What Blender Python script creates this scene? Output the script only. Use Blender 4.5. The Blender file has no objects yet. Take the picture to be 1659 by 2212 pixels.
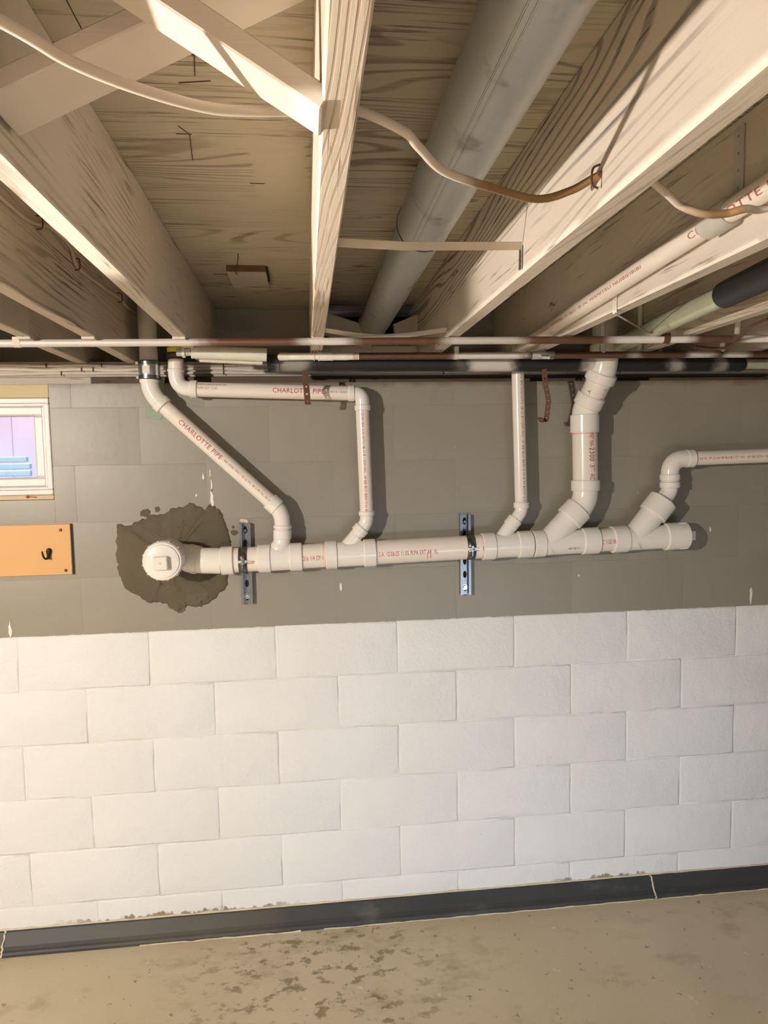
import bpy, bmesh, math, random
from mathutils import Vector, Matrix
random.seed(7)
C = bpy.context.scene.collection
S = bpy.context.scene
ZO = 1.16                                  # everything is modelled with z=0 on the paint line of the wall and lifted so that the floor is z=0

# ------------------------------------------------------------------ camera, world, lights, exposure
F_PX, YAW, PITCH, ROLL = 1505.86, .1098, -.0799, -.0171
CAM = Vector((-.3275, -2.5803, .6227))
_f = Vector((math.sin(YAW)*math.cos(PITCH), math.cos(YAW)*math.cos(PITCH), math.sin(PITCH)))
_r = _f.cross(Vector((0, 0, 1))).normalized(); _u = _r.cross(_f)
R_ = _r*math.cos(ROLL)+_u*math.sin(ROLL); U_ = -_r*math.sin(ROLL)+_u*math.cos(ROLL)
cd = bpy.data.cameras.new('camera'); cam = bpy.data.objects.new('camera', cd); C.objects.link(cam)
cd.sensor_fit = 'VERTICAL'; cd.sensor_height = 36; cd.lens = F_PX/2212*36; cd.clip_start = .02
cam.matrix_world = Matrix((R_, U_, -_f)).transposed().to_4x4(); cam.location = CAM
S.camera = cam
S.view_settings.view_transform = 'Standard'; S.view_settings.look = 'None'
S.view_settings.gamma = 1; S.view_settings.use_curve_mapping = False
S.view_settings.exposure = 0.10
w = bpy.data.worlds.new('world'); S.world = w; w.use_nodes = True
bg = w.node_tree.nodes['Background']; bg.inputs[0].default_value = (.90, .95, 1.0, 1); bg.inputs[1].default_value = .11

def lamp(name, typ, loc, energy, col, size, aim=None, **k):
    d = bpy.data.lights.new(name, typ); d.energy = energy; d.color = col
    o = bpy.data.objects.new(name, d); C.objects.link(o); o.location = loc
    if typ in ('POINT', 'SPOT'): d.shadow_soft_size = size
    if typ == 'AREA': d.shape = 'RECTANGLE'; d.size, d.size_y = size
    if typ == 'SUN': d.angle = size
    if aim: o.rotation_euler = (Vector(aim)-Vector(loc)).to_track_quat('-Z', 'Y').to_euler()
    for a, b in k.items(): setattr(d, a, b)
    return o
lamp('sun', 'SUN', (0, 2, 6), 7.2, (1, .93, .95), .02, aim=(0, 2.9, 4.2))
lamp('bulb_far', 'POINT', (-2.6, -3.4, .93), 395, (1, .925, .83), .045)
lamp('cool_wall_fill', 'AREA', (.9, -4.2, -.95), 8.5, (.60, .77, 1), (1.6, .9), aim=(.35, 0, -1.25), spread=math.radians(62))  # added cool fill for the lower wall, from no known door
lamp('work_light', 'SPOT', (-1.55, -1.55, .57), 115, (1, .895, .79), .02, aim=(.3, -1.75, 1.16), spot_size=math.radians(66), spot_blend=.35)

# ------------------------------------------------------------------ helpers
def at(u, v, **k):
    """world point seen at pixel (u, v) of the 1659x2212 frame on the plane x=, y= or z="""
    d = _f+R_*((u-829.5)/F_PX)+U_*((1106-v)/F_PX)
    (a, val), = k.items(); i = 'xyz'.index(a)
    return CAM+d*((val-CAM[i])/d[i])

ORG = {}
def link(name, me, mat, parent=None, smooth=False, sharp=35):
    """recentre the mesh on its base, link it, parent it"""
    vs = [v.co for v in me.vertices]
    o_ = Vector((sum(min(v[i] for v in vs)+max(v[i] for v in vs) for _ in (0,))/2 if i < 2 else min(v[i] for v in vs)) for i in range(3))
    me.transform(Matrix.Translation(-o_))
    if mat: me.materials.append(mat)
    if smooth:
        for p in me.polygons: p.use_smooth = True
        me.set_sharp_from_angle(angle=math.radians(sharp))
    o = bpy.data.objects.new(name, me); C.objects.link(o)
    put(o, o_, parent)
    return o
def put(o, world, parent=None):
    world = Vector(world)
    if parent is not None:
        o.parent = parent; o.location = world-ORG[parent.name]
    else: o.location = world
    ORG[o.name] = world
def thing(name, label, cat, loc, group=None):
    o = bpy.data.objects.new(name, None); C.objects.link(o); o.empty_display_size = .05
    put(o, loc); tag(o, label, cat, group); return o
def tag(o, label, cat, group=None):
    o['label'] = label; o['category'] = cat
    if group: o['group'] = group
    return o
def struct(o):
    o['kind'] = 'structure'; return o

class MB:
    def __init__(s): s.b = bmesh.new()
    def box(s, x0, x1, y0, y1, z0, z1, bev=0):
        m = bmesh.new()
        bmesh.ops.create_cube(m, size=1)
        for v in m.verts:
            v.co = Vector(((x0+x1)/2+v.co.x*(x1-x0), (y0+y1)/2+v.co.y*(y1-y0), (z0+z1)/2+v.co.z*(z1-z0)))
        if bev: bmesh.ops.bevel(m, geom=m.edges[:], offset=bev, segments=1, affect='EDGES')
        s.add(m); return s
    def obox(s, c, ax, ay, az, bev=0):
        """box from centre and three full-length edge vectors"""
        m = bmesh.new(); bmesh.ops.create_cube(m, size=1)
        for v in m.verts: v.co = Vector(c)+Vector(ax)*v.co.x+Vector(ay)*v.co.y+Vector(az)*v.co.z
        if bev: bmesh.ops.bevel(m, geom=m.edges[:], offset=bev, segments=1, affect='EDGES')
        bmesh.ops.recalc_face_normals(m, faces=m.faces[:])
        s.add(m); return s
    def add(s, m):
        t = bpy.data.meshes.new('t'); m.to_mesh(t); m.free(); s.b.from_mesh(t); bpy.data.meshes.remove(t)
    def sweep(s, pts, rad, seg=28, cap=True, flat=None):
        pts = [Vector(p) for p in pts]; n = len(pts)
        if not isinstance(rad, (list, tuple)): rad = [rad]*n
        T = []
        for i in range(n):
            a = pts[max(i-1, 0)]; b = pts[min(i+1, n-1)]
            if (b-a).length < 1e-9: a, b = pts[max(i-2, 0)], pts[min(i+2, n-1)]
            T.append((b-a).normalized())
        ref = Vector((0, 0, 1)) if abs(T[0].z) < .9 else Vector((1, 0, 0))
        N = (ref-T[0]*ref.dot(T[0])).normalized(); rings = []
        for i in range(n):
            N = (N-T[i]*N.dot(T[i])).normalized(); B = T[i].cross(N)
            k = flat or 1
            rings.append([s.b.verts.new(pts[i]+(N*math.cos(q)*k+B*math.sin(q))*rad[i]) for q in [2*math.pi*j/seg for j in range(seg)]])
        for a, b in zip(rings, rings[1:]):
            for j in range(seg): s.b.faces.new((a[j], a[(j+1) % seg], b[(j+1) % seg], b[j]))
        if cap:
            s.b.faces.new(rings[0][::-1]); s.b.faces.new(rings[-1])
        return s
    def cyl(s, a, b, r, seg=28, bev=.0015):
        a, b = Vector(a), Vector(b); d = (b-a).normalized()
        return s.sweep([a, a+d*1e-5, a+d*bev, b-d*bev, b-d*1e-5, b], [r-bev, r-bev, r, r, r-bev, r-bev], seg)
    def poly(s, outline, y0, y1):
        """prism from an (x, z) outline between two y planes"""
        a = [s.b.verts.new((x, y0, z)) for x, z in outline]; b = [s.b.verts.new((x, y1, z)) for x, z in outline]
        s.b.faces.new(a); s.b.faces.new(b[::-1]); n = len(a)
        for i in range(n): s.b.faces.new((a[i], b[i], b[(i+1) % n], a[(i+1) % n]))
        bmesh.ops.recalc_face_normals(s.b, faces=s.b.faces[:]); return s
    def prof_x(s, prof, x0, x1):
        """(y, z) profile extruded along x"""
        a = [s.b.verts.new((x0, y, z)) for y, z in prof]; b = [s.b.verts.new((x1, y, z)) for y, z in prof]
        s.b.faces.new(a); s.b.faces.new(b[::-1]); n = len(a)
        for i in range(n): s.b.faces.new((a[i], b[i], b[(i+1) % n], a[(i+1) % n]))
        bmesh.ops.recalc_face_normals(s.b, faces=s.b.faces[:]); return s
    def strip(s, path, side, w, hole=.0, n=0, elong=1):
        """perforated flat band along a path; n cells with one hole each"""
        path = [Vector(p) for p in path]; side = Vector(side).normalized()
        L = [0]
        for a, b in zip(path, path[1:]): L.append(L[-1]+(b-a).length)
        def P(t, q):
            d = max(0, min(1, t))*L[-1]
            for i in range(len(path)-1):
                if d <= L[i+1]+1e-9:
                    k = (d-L[i])/max(1e-9, L[i+1]-L[i]); return path[i].lerp(path[i+1], k)+side*q
            return path[-1]+side*q
        n = n or max(1, len(path)-1); cl = L[-1]/n
        for c in range(n):
            t0, t1 = c/n, (c+1)/n; h = w/2
            if not hole:
                vs = [s.b.verts.new(P(t, q)) for t, q in ((t0, -h), (t1, -h), (t1, h), (t0, h))]; s.b.faces.new(vs); continue
            out = [(0, -h), (.5, -h), (1, -h), (1, 0), (1, h), (.5, h), (0, h), (0, 0)]
            O = [s.b.verts.new(P(t0+(t1-t0)*a, q)) for a, q in out]
            I = []
            for a, q in out:
                an = math.atan2(q/h, (a-.5)*2)
                I.append(s.b.verts.new(P(t0+(t1-t0)*(.5+math.cos(an)*hole*elong/cl), math.sin(an)*hole)))
            for j in range(8): s.b.faces.new((O[j], O[(j+1) % 8], I[(j+1) % 8], I[j]))
        bmesh.ops.remove_doubles(s.b, verts=s.b.verts[:], dist=1e-5)
        return s
    def make(s, name, mat, parent=None, smooth=False, sharp=35):
        me = bpy.data.meshes.new(name); s.b.to_mesh(me); s.b.free()
        return link(name, me, mat, parent, smooth, sharp)
def solid(o, t, off=0):
    m = o.modifiers.new('thickness', 'SOLIDIFY'); m.thickness = t; m.offset = off; return o
def bez(pts, n=8):
    """Catmull-Rom through points"""
    p = [Vector(q) for q in pts]; p = [p[0]*2-p[1]]+p+[p[-1]*2-p[-2]]; out = []
    for i in range(1, len(p)-2):
        for j in range(n):
            t = j/n; a, b, c, d = p[i-1], p[i], p[i+1], p[i+2]
            out.append(.5*((2*b)+(c-a)*t+(2*a-5*b+4*c-d)*t*t+(3*b-a-3*c+d)*t**3))
    out.append(p[-2]); return out
def arc(a, k, b, n=10):
    """quadratic bend from a over corner k to b"""
    a, k, b = Vector(a), Vector(k), Vector(b)
    return [a*(1-t)**2+k*2*t*(1-t)+b*t*t for t in [i/n for i in range(n+1)]]

# ------------------------------------------------------------------ materials
class NT:
    def __init__(s, name, rough=.6, metal=0, spec=.5):
        s.m = bpy.data.materials.new(name); s.m.use_nodes = True; s.t = s.m.node_tree; s.p = s.t.nodes['Principled BSDF']
        s.p.inputs['Roughness'].default_value = rough; s.p.inputs['Metallic'].default_value = metal
        s.p.inputs['Specular IOR Level'].default_value = spec
        g = s.t.nodes.new('ShaderNodeNewGeometry'); s.pos = s.vm('SUBTRACT', g.outputs['Position'], (0, 0, ZO))
    def l(s, a, b): s.t.links.new(a, b)
    def set(s, sock, v):
        if hasattr(v, 'is_linked') or isinstance(v, bpy.types.NodeSocket): s.l(v, sock)
        else: sock.default_value = v
    def vm(s, op, a, b):
        n = s.t.nodes.new('ShaderNodeVectorMath'); n.operation = op; s.set(n.inputs[0], a); s.set(n.inputs[1], b); return n.outputs[0]
    def mt(s, op, a, b=0, c=0, clamp=False):
        n = s.t.nodes.new('ShaderNodeMath'); n.operation = op; n.use_clamp = clamp
        for i, q in enumerate((a, b, c)): s.set(n.inputs[i], q)
        return n.outputs[0]
    def noise(s, scale, detail=4, stretch=(1, 1, 1), off=(0, 0, 0), rough=.55, dist=0):
        v = s.vm('ADD', s.vm('MULTIPLY', s.pos, stretch), off)
        n = s.t.nodes.new('ShaderNodeTexNoise'); s.l(v, n.inputs['Vector'])
        n.inputs['Scale'].default_value = scale; n.inputs['Detail'].default_value = detail; n.inputs['Roughness'].default_value = rough; n.inputs['Distortion'].default_value = dist
        return n.outputs['Fac']
    def voro(s, scale, stretch=(1, 1, 1)):
        n = s.t.nodes.new('ShaderNodeTexVoronoi'); s.l(s.vm('MULTIPLY', s.pos, stretch), n.inputs['Vector']); n.inputs['Scale'].default_value = scale
        return n.outputs['Distance']
    def ramp(s, f, lo, hi, inv=False):
        n = s.t.nodes.new('ShaderNodeMapRange'); n.interpolation_type = 'SMOOTHSTEP'; s.l(f, n.inputs[0])
        n.inputs[1].default_value = lo; n.inputs[2].default_value = hi
        n.inputs[3].default_value = 1 if inv else 0; n.inputs[4].default_value = 0 if inv else 1
        return n.outputs[0]
    def mix(s, f, a, b):
        n = s.t.nodes.new('ShaderNodeMix'); n.data_type = 'RGBA'
        s.set(n.inputs[0], f)
        for i, q in ((6, a), (7, b)):
            if isinstance(q, tuple) and len(q) == 3: q = q+(1,)
            s.set(n.inputs[i], q)
        return n.outputs[2]
    def xyz(s, i):
        n = s.t.nodes.new('ShaderNodeSeparateXYZ'); s.l(s.pos, n.inputs[0]); return n.outputs[i]
    def col(s, c):
        if isinstance(c, tuple) and len(c) == 3: c = c+(1,)
        s.set(s.p.inputs['Base Color'], c); return s
    def bump(s, h, strength, dist=.002):
        n = s.t.nodes.new('ShaderNodeBump'); n.inputs['Strength'].default_value = strength; n.inputs['Distance'].default_value = dist
        s.l(h, n.inputs['Height']); s.l(n.outputs[0], s.p.inputs['Normal']); return s

def plain(name, col, rough=.5, metal=0, var=.12, scale=30, bump=0, spec=.5):
    n = NT(name, rough, metal, spec); f = n.noise(scale, 3)
    n.col(n.mix(f, tuple(c*(1-var) for c in col), tuple(min(1, c*(1+var)) for c in col)))
    if bump: n.bump(n.noise(scale*4, 3), bump, .001)
    return n.m

def wood(name, paint, bare, axis, worn=.5, seed=0, rough=.75, clean=None, top=0, freq=430, amp=150, side=0):
    """painted lumber: growth-ring contours and worn streaks of bare wood along one axis"""
    n = NT(name, rough, spec=.25)
    st = [1, 1, 1]; st[axis] = .13
    cross = [.62, .55, .78]; cross[axis] = .02
    vm = n.t.nodes.new('ShaderNodeVectorMath'); vm.operation = 'DOT_PRODUCT'; n.l(n.pos, vm.inputs[0]); vm.inputs[1].default_value = cross
    big = n.noise(4.2, 2, tuple(st), (seed, seed*.7, seed*.3), dist=.4)
    ph = n.mt('ADD', n.mt('MULTIPLY', vm.outputs['Value'], freq), n.mt('MULTIPLY', big, amp))
    rings = n.ramp(n.mt('SINE', ph), .25, .95)
    st2 = [1, 1, 1]; st2[axis] = .035
    fine = n.noise(120, 4, tuple(st2), (seed, 0, seed), rough=.6)
    st3 = [1, 1, 1]; st3[axis] = .4
    mk = n.noise(3.4, 3, tuple(st3), (seed*2, 3, seed), rough=.6)
    mk2 = n.noise(6.5, 3, tuple(st3), (seed, 8, seed*3), rough=.6)
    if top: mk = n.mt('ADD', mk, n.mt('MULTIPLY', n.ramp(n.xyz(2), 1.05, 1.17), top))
    if side: mk = n.mt('ADD', mk, n.mt('MULTIPLY', n.ramp(n.xyz(0), -.30, -.25), side))
    m1 = n.ramp(mk, .62-worn*.14, .74-worn*.08)
    m2 = n.ramp(mk2, .60-worn*.12, .72-worn*.06)
    sm = n.ramp(fine, .54, .66)
    f = n.mt('MULTIPLY', rings, n.mt('MULTIPLY', m1, n.mt('ADD', .55, n.mt('MULTIPLY', sm, .45))))
    f = n.mt('MAXIMUM', f, n.mt('MULTIPLY', sm, n.mt('MULTIPLY', m2, .85)))
    blot = n.mt('MULTIPLY', n.ramp(n.noise(9, 4, tuple(st3), (seed*5, seed, 1), rough=.65), .67, .74), n.mt('ADD', .35, n.mt('MULTIPLY', n.ramp(fine, .42, .58), .65)))
    f = n.mt('MAXIMUM', f, n.mt('MULTIPLY', blot, min(1, worn)))
    if clean:
        x0, x1, y0, y1 = clean; nz = n.mt('MULTIPLY', n.mt('SUBTRACT', n.noise(30, 3, (.3, 1, 1)), .5), .05)
        X = n.mt('ADD', n.xyz(0), nz); Y = n.mt('ADD', n.xyz(1), nz)
        bx = n.mt('MULTIPLY', n.mt('MULTIPLY', n.ramp(X, x0, x0+.01), n.ramp(X, x1-.01, x1, True)), n.mt('MULTIPLY', n.ramp(Y, y0, y0+.015), n.ramp(Y, y1-.015, y1, True)))
        f = n.mt('MULTIPLY', f, n.mt('SUBTRACT', 1, n.mt('MULTIPLY', bx, .93)))
    p = n.mix(n.noise(2.5, 3, off=(seed, 1, 2)), tuple(c*.84 for c in paint), tuple(min(1, c*1.1) for c in paint))
    n.col(n.mix(f, p, n.mix(n.ramp(fine, .35, .6), tuple(min(1, c*1.5) for c in bare), bare)))
    n.bump(n.mt('SUBTRACT', n.mt('MULTIPLY', fine, .6), n.mt('MULTIPLY', f, .6)), .45, .002)
    return n.m

def streaks(name, base, paint, spans, axis=0, edge=.035, rough=.45, metal=0, var=.15, bump=0):
    """pipe with patches of overspray at given stretches along its length"""
    n = NT(name, rough, metal)
    x = n.mt('ADD', n.xyz(axis), n.mt('MULTIPLY', n.mt('SUBTRACT', n.noise(14, 3), .5), .09))
    f = None
    for a, b, k in spans:
        g = n.mt('MULTIPLY', n.mt('MULTIPLY', n.ramp(x, a-edge, a+edge), n.ramp(x, b-edge, b+edge, True)), k)
        f = g if f is None else n.mt('MAXIMUM', f, g)
    b = n.mix(n.noise(25, 4), tuple(c*(1-var*2) for c in base), tuple(min(1, c*(1+var)) for c in base))
    n.col(n.mix(f, b, paint)) if f is not None else n.col(b)
    if metal: n.set(n.p.inputs['Metallic'], n.mt('MULTIPLY', n.mt('SUBTRACT', 1, f), metal))
    if bump: n.bump(n.noise(90, 3), bump, .001)
    return n.m

CREAM = (.69, .62, .54); BARE = (.27, .165, .10)
M = {}
M['joist'] = wood('painted_joist', CREAM, (.20, .125, .075), 1, 1.05, 1.3)
M['joist2'] = wood('painted_joist_worn', (.66, .58, .48), (.16, .095, .06), 1, 1.25, 5.1)
M['joist3'] = wood('painted_joist_dark_top', (.64, .565, .48), (.085, .065, .053), 1, .95, 7.7, top=.55)  # darker top is partly bare grain, partly shade painted into the colour
M['joist4'] = wood('ribbed_joist', (.70, .62, .52), (.30, .20, .135), 1, 2.6, 3.6, freq=1150, amp=70)
M['ply'] = wood('painted_plywood', (.57, .51, .395), (.12, .075, .045), 0, 1.35, 2.4, side=.10, clean=(-.425, -.305, -1.23, -.83))
M['brace'] = wood('painted_brace', (.72, .64, .56), (.45, .28, .18), 0, .05, 8.0, rough=.6)
M['sill'] = wood('painted_sill', (.62, .54, .45), (.20, .12, .07), 0, .6, 4.0)
M['mudsill'] = wood('weathered_shaded_sill', (.13, .095, .068), (.05, .035, .025), 0, .9, 4.4)  # weathered brown, darkened in colour for the shade of the pipes
M['rim'] = wood('rim_paint', (.42, .39, .35), (.12, .08, .06), 0, .35, 6.2)
M['rawwood'] = wood('bare_pine', (.62, .50, .30), (.36, .24, .12), 0, .6, 9.5)
M['brownwood'] = plain('bare_brown_wood', (.17, .10, .055), .8, 0, .4, 40)
M['scrap'] = wood('scrap_wood', (.56, .51, .43), (.12, .07, .04), 0, .3, 3.1)

def wall_material(grey):
    n = NT('grey_wall_paint' if grey else 'white_block_paint', .42 if grey else .6, spec=.5 if grey else .3)
    if grey:
        c = n.mix(n.noise(2.2, 4), (.255, .228, .180), (.305, .275, .222))
        c = n.mix(n.mt('MULTIPLY', n.ramp(n.noise(9, 5, (1, 1, .35), (4, 0, 0)), .60, .75), .35), c, (.20, .178, .14))
        c = n.mix(n.ramp(n.noise(55, 2, (1, 1, .8), (0, 0, 9)), .775, .80), c, (.62, .56, .47))
        low = n.ramp(n.mt('ADD', n.xyz(2), n.mt('MULTIPLY', n.mt('SUBTRACT', n.noise(30, 4), .5), .012)), -.0025, -.0005, True)
        c = n.mix(low, c, (.80, .76, .69))
        # worn brown band under the sill, with the pipes' shade painted in
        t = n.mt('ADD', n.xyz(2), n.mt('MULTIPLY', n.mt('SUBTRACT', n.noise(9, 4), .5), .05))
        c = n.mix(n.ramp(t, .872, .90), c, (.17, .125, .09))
        n.col(c); n.bump(n.mt('ADD', n.noise(45, 4), n.mt('MULTIPLY', n.noise(6, 3), 2)), .22, .002)
    else:
        c = n.mix(n.noise(1.6, 3), (.72, .71, .69), (.81, .805, .795))
        # mould and rust close to the skirting
        h = n.ramp(n.xyz(2), -1.10, -1.015, True)
        sp = n.ramp(n.mt('MULTIPLY', n.mt('ADD', n.noise(38, 5, (1, 1, .6)), n.mt('MULTIPLY', n.noise(3.4, 2, off=(7, 0, 0)), .55)), h), .66, .78)
        xm = n.mt('MAXIMUM', n.mt('MULTIPLY', n.ramp(n.xyz(0), -1.35, -1.1), n.ramp(n.xyz(0), -.55, -.35, True)), n.mt('MULTIPLY', n.ramp(n.xyz(0), .55, .7), n.ramp(n.xyz(0), .95, 1.1, True)))
        c = n.mix(n.mt('MULTIPLY', sp, n.mt('MULTIPLY', xm, .85)), c, (.20, .135, .06))
        c = n.mix(n.ramp(n.noise(26, 3, (1, 1, 1.4), (3, 1, 8)), .765, .79), c, (.36, .31, .24))
        n.col(c); n.bump(n.mt('ADD', n.mt('MULTIPLY', n.noise(85, 4), .8), n.mt('MULTIPLY', n.noise(14, 5, rough=.6), 2.6)), .6, .0042)
    return n.m
M['grey'] = wall_material(True); M['white'] = wall_material(False)

n = NT('stained_concrete', .42)
c = n.mix(n.noise(1.7, 5, rough=.6), (.42, .345, .23), (.60, .52, .38))
c = n.mix(n.mt('MULTIPLY', n.ramp(n.noise(4.5, 6, (1, 1.4, 1), (2, 5, 0), rough=.65), .52, .68), .45), c, (.27, .205, .115))
m_ = n.mt('MULTIPLY', n.ramp(n.xyz(0), -.95, -.5), n.ramp(n.xyz(0), -.15, .25, True))
c = n.mix(n.mt('MULTIPLY', n.ramp(n.noise(13, 6, (1, 1.6, 1), (8, 0, 0), rough=.65), .53, .62), n.mt('MULTIPLY', m_, .8)), c, (.17, .12, .055))
c = n.mix(n.mt('MULTIPLY', n.ramp(n.noise(34, 3, off=(0, 9, 0)), .675, .73), .7), c, (.17, .12, .075))
c = n.mix(n.mt('MULTIPLY', n.ramp(n.noise(75, 2, off=(3, 9, 0)), .745, .78), .7), c, (.12, .085, .055))
c = n.mix(n.mt('MULTIPLY', n.ramp(n.noise(20, 5, off=(5, 5, 0), rough=.6), .66, .72), .7), c, (.66, .60, .52))
n.col(c); n.set(n.p.inputs['Roughness'], n.mt('ADD', .28, n.mt('MULTIPLY', n.noise(3, 3), .35))); n.bump(n.noise(60, 4), .15, .001)
M['floor'] = n.m

n = NT('black_vinyl', .5, spec=.35)
c = n.mix(n.noise(9, 4, (.3, 1, 1)), (.028, .030, .030), (.055, .056, .054))
c = n.mix(n.mt('MULTIPLY', n.ramp(n.noise(7, 5, (.5, 1, 1), (1, 0, 3)), .60, .72), .35), c, (.17, .165, .15))
c = n.mix(n.mt('MULTIPLY', n.mt('MULTIPLY', n.ramp(n.xyz(0), -1.2, -1.0), n.ramp(n.xyz(0), -.52, -.42, True)), .45), c, (.09, .075, .05))
n.col(c); n.bump(n.noise(40, 4, (.2, 1, 1)), .2, .001); M['vinyl'] = n.m

n = NT('white_pvc', .22)
c = n.mix(n.noise(6, 3), (.80, .715, .625), (.84, .765, .685))
c = n.mix(n.mt('MULTIPLY', n.ramp(n.noise(16, 4, (1, 1, .4)), .62, .75), .30), c, (.66, .55, .45))
n.col(c); M['pvc'] = n.m
n = NT('white_pvc_fitting', .18)
n.col(n.mix(n.noise(9, 3), (.80, .745, .68), (.84, .79, .73))); M['fit'] = n.m
M['oldpvc'] = plain('grey_painted_pipe', (.52, .50, .46), .5)
M['red'] = plain('red_print', (.50, .035, .045), .5)
M['dkprint'] = plain('black_print', (.10, .08, .075), .5)
M['grprint'] = plain('faded_print', (.42, .15, .13), .5)
M['pink'] = plain('red_primer', (.80, .42, .40), .5)
M['rubber'] = plain('black_rubber', (.022, .022, .022), .45)
M['steel'] = plain('bright_steel', (.62, .63, .64), .28, 1, .1, 60)
M['zinc'] = plain('zinc_channel', (.27, .275, .28), .33, 1, .2, 40)
M['darksteel'] = plain('clamp_steel', (.20, .21, .21), .30, 1, .12, 50)
M['black'] = plain('black_iron', (.012, .012, .013), .4)
M['yellow'] = plain('yellow_cap', (.78, .68, .03), .4)
M['rust'] = plain('rusty_strap', (.125, .058, .034), .75, .2, .45, 60, .4)
M['whitestrap'] = streaks('painted_strap', (.26, .15, .10), (.74, .68, .60), [(-9, .54, 1)], 0, .05)
M['caulk'] = plain('aged_caulk', (.60, .52, .38), .7, 0, .45, 14)
n = NT('mortar', .85)
c = n.mix(n.noise(5, 5), (.088, .070, .040), (.150, .122, .076)); c = n.mix(n.ramp(n.noise(30, 3), .66, .74), c, (.07, .053, .03))
n.col(c); n.bump(n.mt('ADD', n.noise(60, 5), n.mt('MULTIPLY', n.noise(8, 4, (1, 1, 2), dist=1.2), 3)), .7, .004); M['mortar'] = n.m
n = NT('orange_plywood', .5)
n.col(n.mix(n.noise(4, 4, (.25, 1, 1)), (.62, .32, .10), (.68, .375, .135))); M['orange'] = n.m
M['vinylframe'] = plain('white_vinyl', (.70, .65, .61), .4, 0, .04, 12)
M['copper'] = streaks('copper_overspray', (.17, .085, .048), (.70, .66, .61), [(-3, -.62, .85), (-.33, -.18, 1), (.10, .34, .8), (.62, .86, 1), (1.02, 1.22, 1), (1.32, 3, .7)], 0, .04, .45, .4)
M['copper2'] = streaks('copper_spotted', (.15, .078, .045), (.74, .70, .65), [(.17, .42, .95), (.80, .815, .9), (.99, 1.07, .8), (1.12, 1.2, .9), (1.36, 3, .7)], 0, .03, .45, .4)
M['bpipe'] = streaks('black_pipe_overspray', (.016, .016, .017), (.66, .62, .56), [(-.40, -.31, .42), (.20, .22, .25), (.245, .40, .95), (.672, .72, 1), (1.0, 1.03, .7), (1.18, 1.21, .5)], 0, .03, .5, 0, .2)
M['condu'] = plain('white_sprayed_pipe', (.74, .72, .62), .5)
M['cpvc'] = plain('ivory_tube', (.82, .76, .69), .35)
M['green'] = plain('pale_green_pipe', (.40, .41, .30), .55)
M['cablew'] = streaks('painted_cable', (.30, .18, .075), (.70, .61, .52), [(-3, -.08, 1), (.14, .24, .9), (.335, 3, 1)], 0, .03, .65)
M['cables'] = plain('thin_painted_cable', (.58, .47, .35), .7)
M['cablesill'] = plain('sill_cable', (.66, .58, .48), .65)
n = NT('galvanised_duct', .42, .45)
c = n.mix(n.noise(7, 4, (1, .3, 1)), (.40, .415, .41), (.52, .535, .53)); c = n.mix(n.ramp(n.noise(10, 5), .58, .72), c, (.25, .245, .235))
n.col(c); M['duct'] = n.m
M['cream'] = plain('cream_paint', (.66, .58, .47), .6)
M['dark'] = plain('dark_hollow', (.03, .027, .024), .9)  # near-black, shade of hollows put into the colour
M['blue'] = plain('ice_blue_board', (.50, .76, .88), .5)
n = NT('lilac_planks', .6)
n.col(n.mix(n.ramp(n.xyz(2), .3, .9), (.62, .68, .95), (.86, .70, .84))); M['lilac'] = n.m
M['glass'] = NT('clear_glass', .14).m
M['glass'].node_tree.nodes['Principled BSDF'].inputs['Transmission Weight'].default_value = 1
M['glass'].node_tree.nodes['Principled BSDF'].inputs['IOR'].default_value = 1.03
M['mint'] = plain('mint_wall_paint', (.27, .34, .24), .6, 0, .15, 40)
M['drip'] = plain('white_paint_drip', (.80, .76, .68), .5)
M['redplug'] = plain('red_plastic', (.60, .03, .03), .4)
M['label'] = plain('paper_label', (.70, .66, .58), .6)
M['tinclip'] = plain('grey_clip', (.36, .33, .30), .5)

# ------------------------------------------------------------------ setting: floor, wall of blocks, ceiling
ZF = -1.16; ZB = .98; ZT = 1.216
X0, X1, YB = -4.6, 4.6, -6.0
struct(MB().box(X0, X1, YB, .1, ZF-.1, ZF).make('floor', M['floor']))
HOLE = (-2.15, -1.2165, .489, .90)          # window opening x0, x1, z0, z1
wall = struct(MB().box(X0, HOLE[0], .0022, .33, ZF, .895).box(HOLE[1]+.004, X1, .0022, .33, ZF, .895)
              .box(HOLE[0], HOLE[1]+.004, .0022, .33, ZF, HOLE[2]-.004).make('wall_back', M['grey']))
def cut(r):
    x0, x1, z0, z1 = r; a, b, c, d = HOLE
    if x1 <= a or x0 >= b or z1 <= c or z0 >= d: return [r]
    out = []
    if x0 < a: out.append((x0, a, z0, z1))
    if x1 > b: out.append((b, x1, z0, z1))
    xa, xb = max(x0, a), min(x1, b)
    if z0 < c: out.append((xa, xb, z0, c))
    if z1 > d: out.append((xa, xb, d, z1))
    return out
cache = {}
for k in range(-6, 5):
    zt = -.2026*k if k < 0 else -.2026*k
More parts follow.
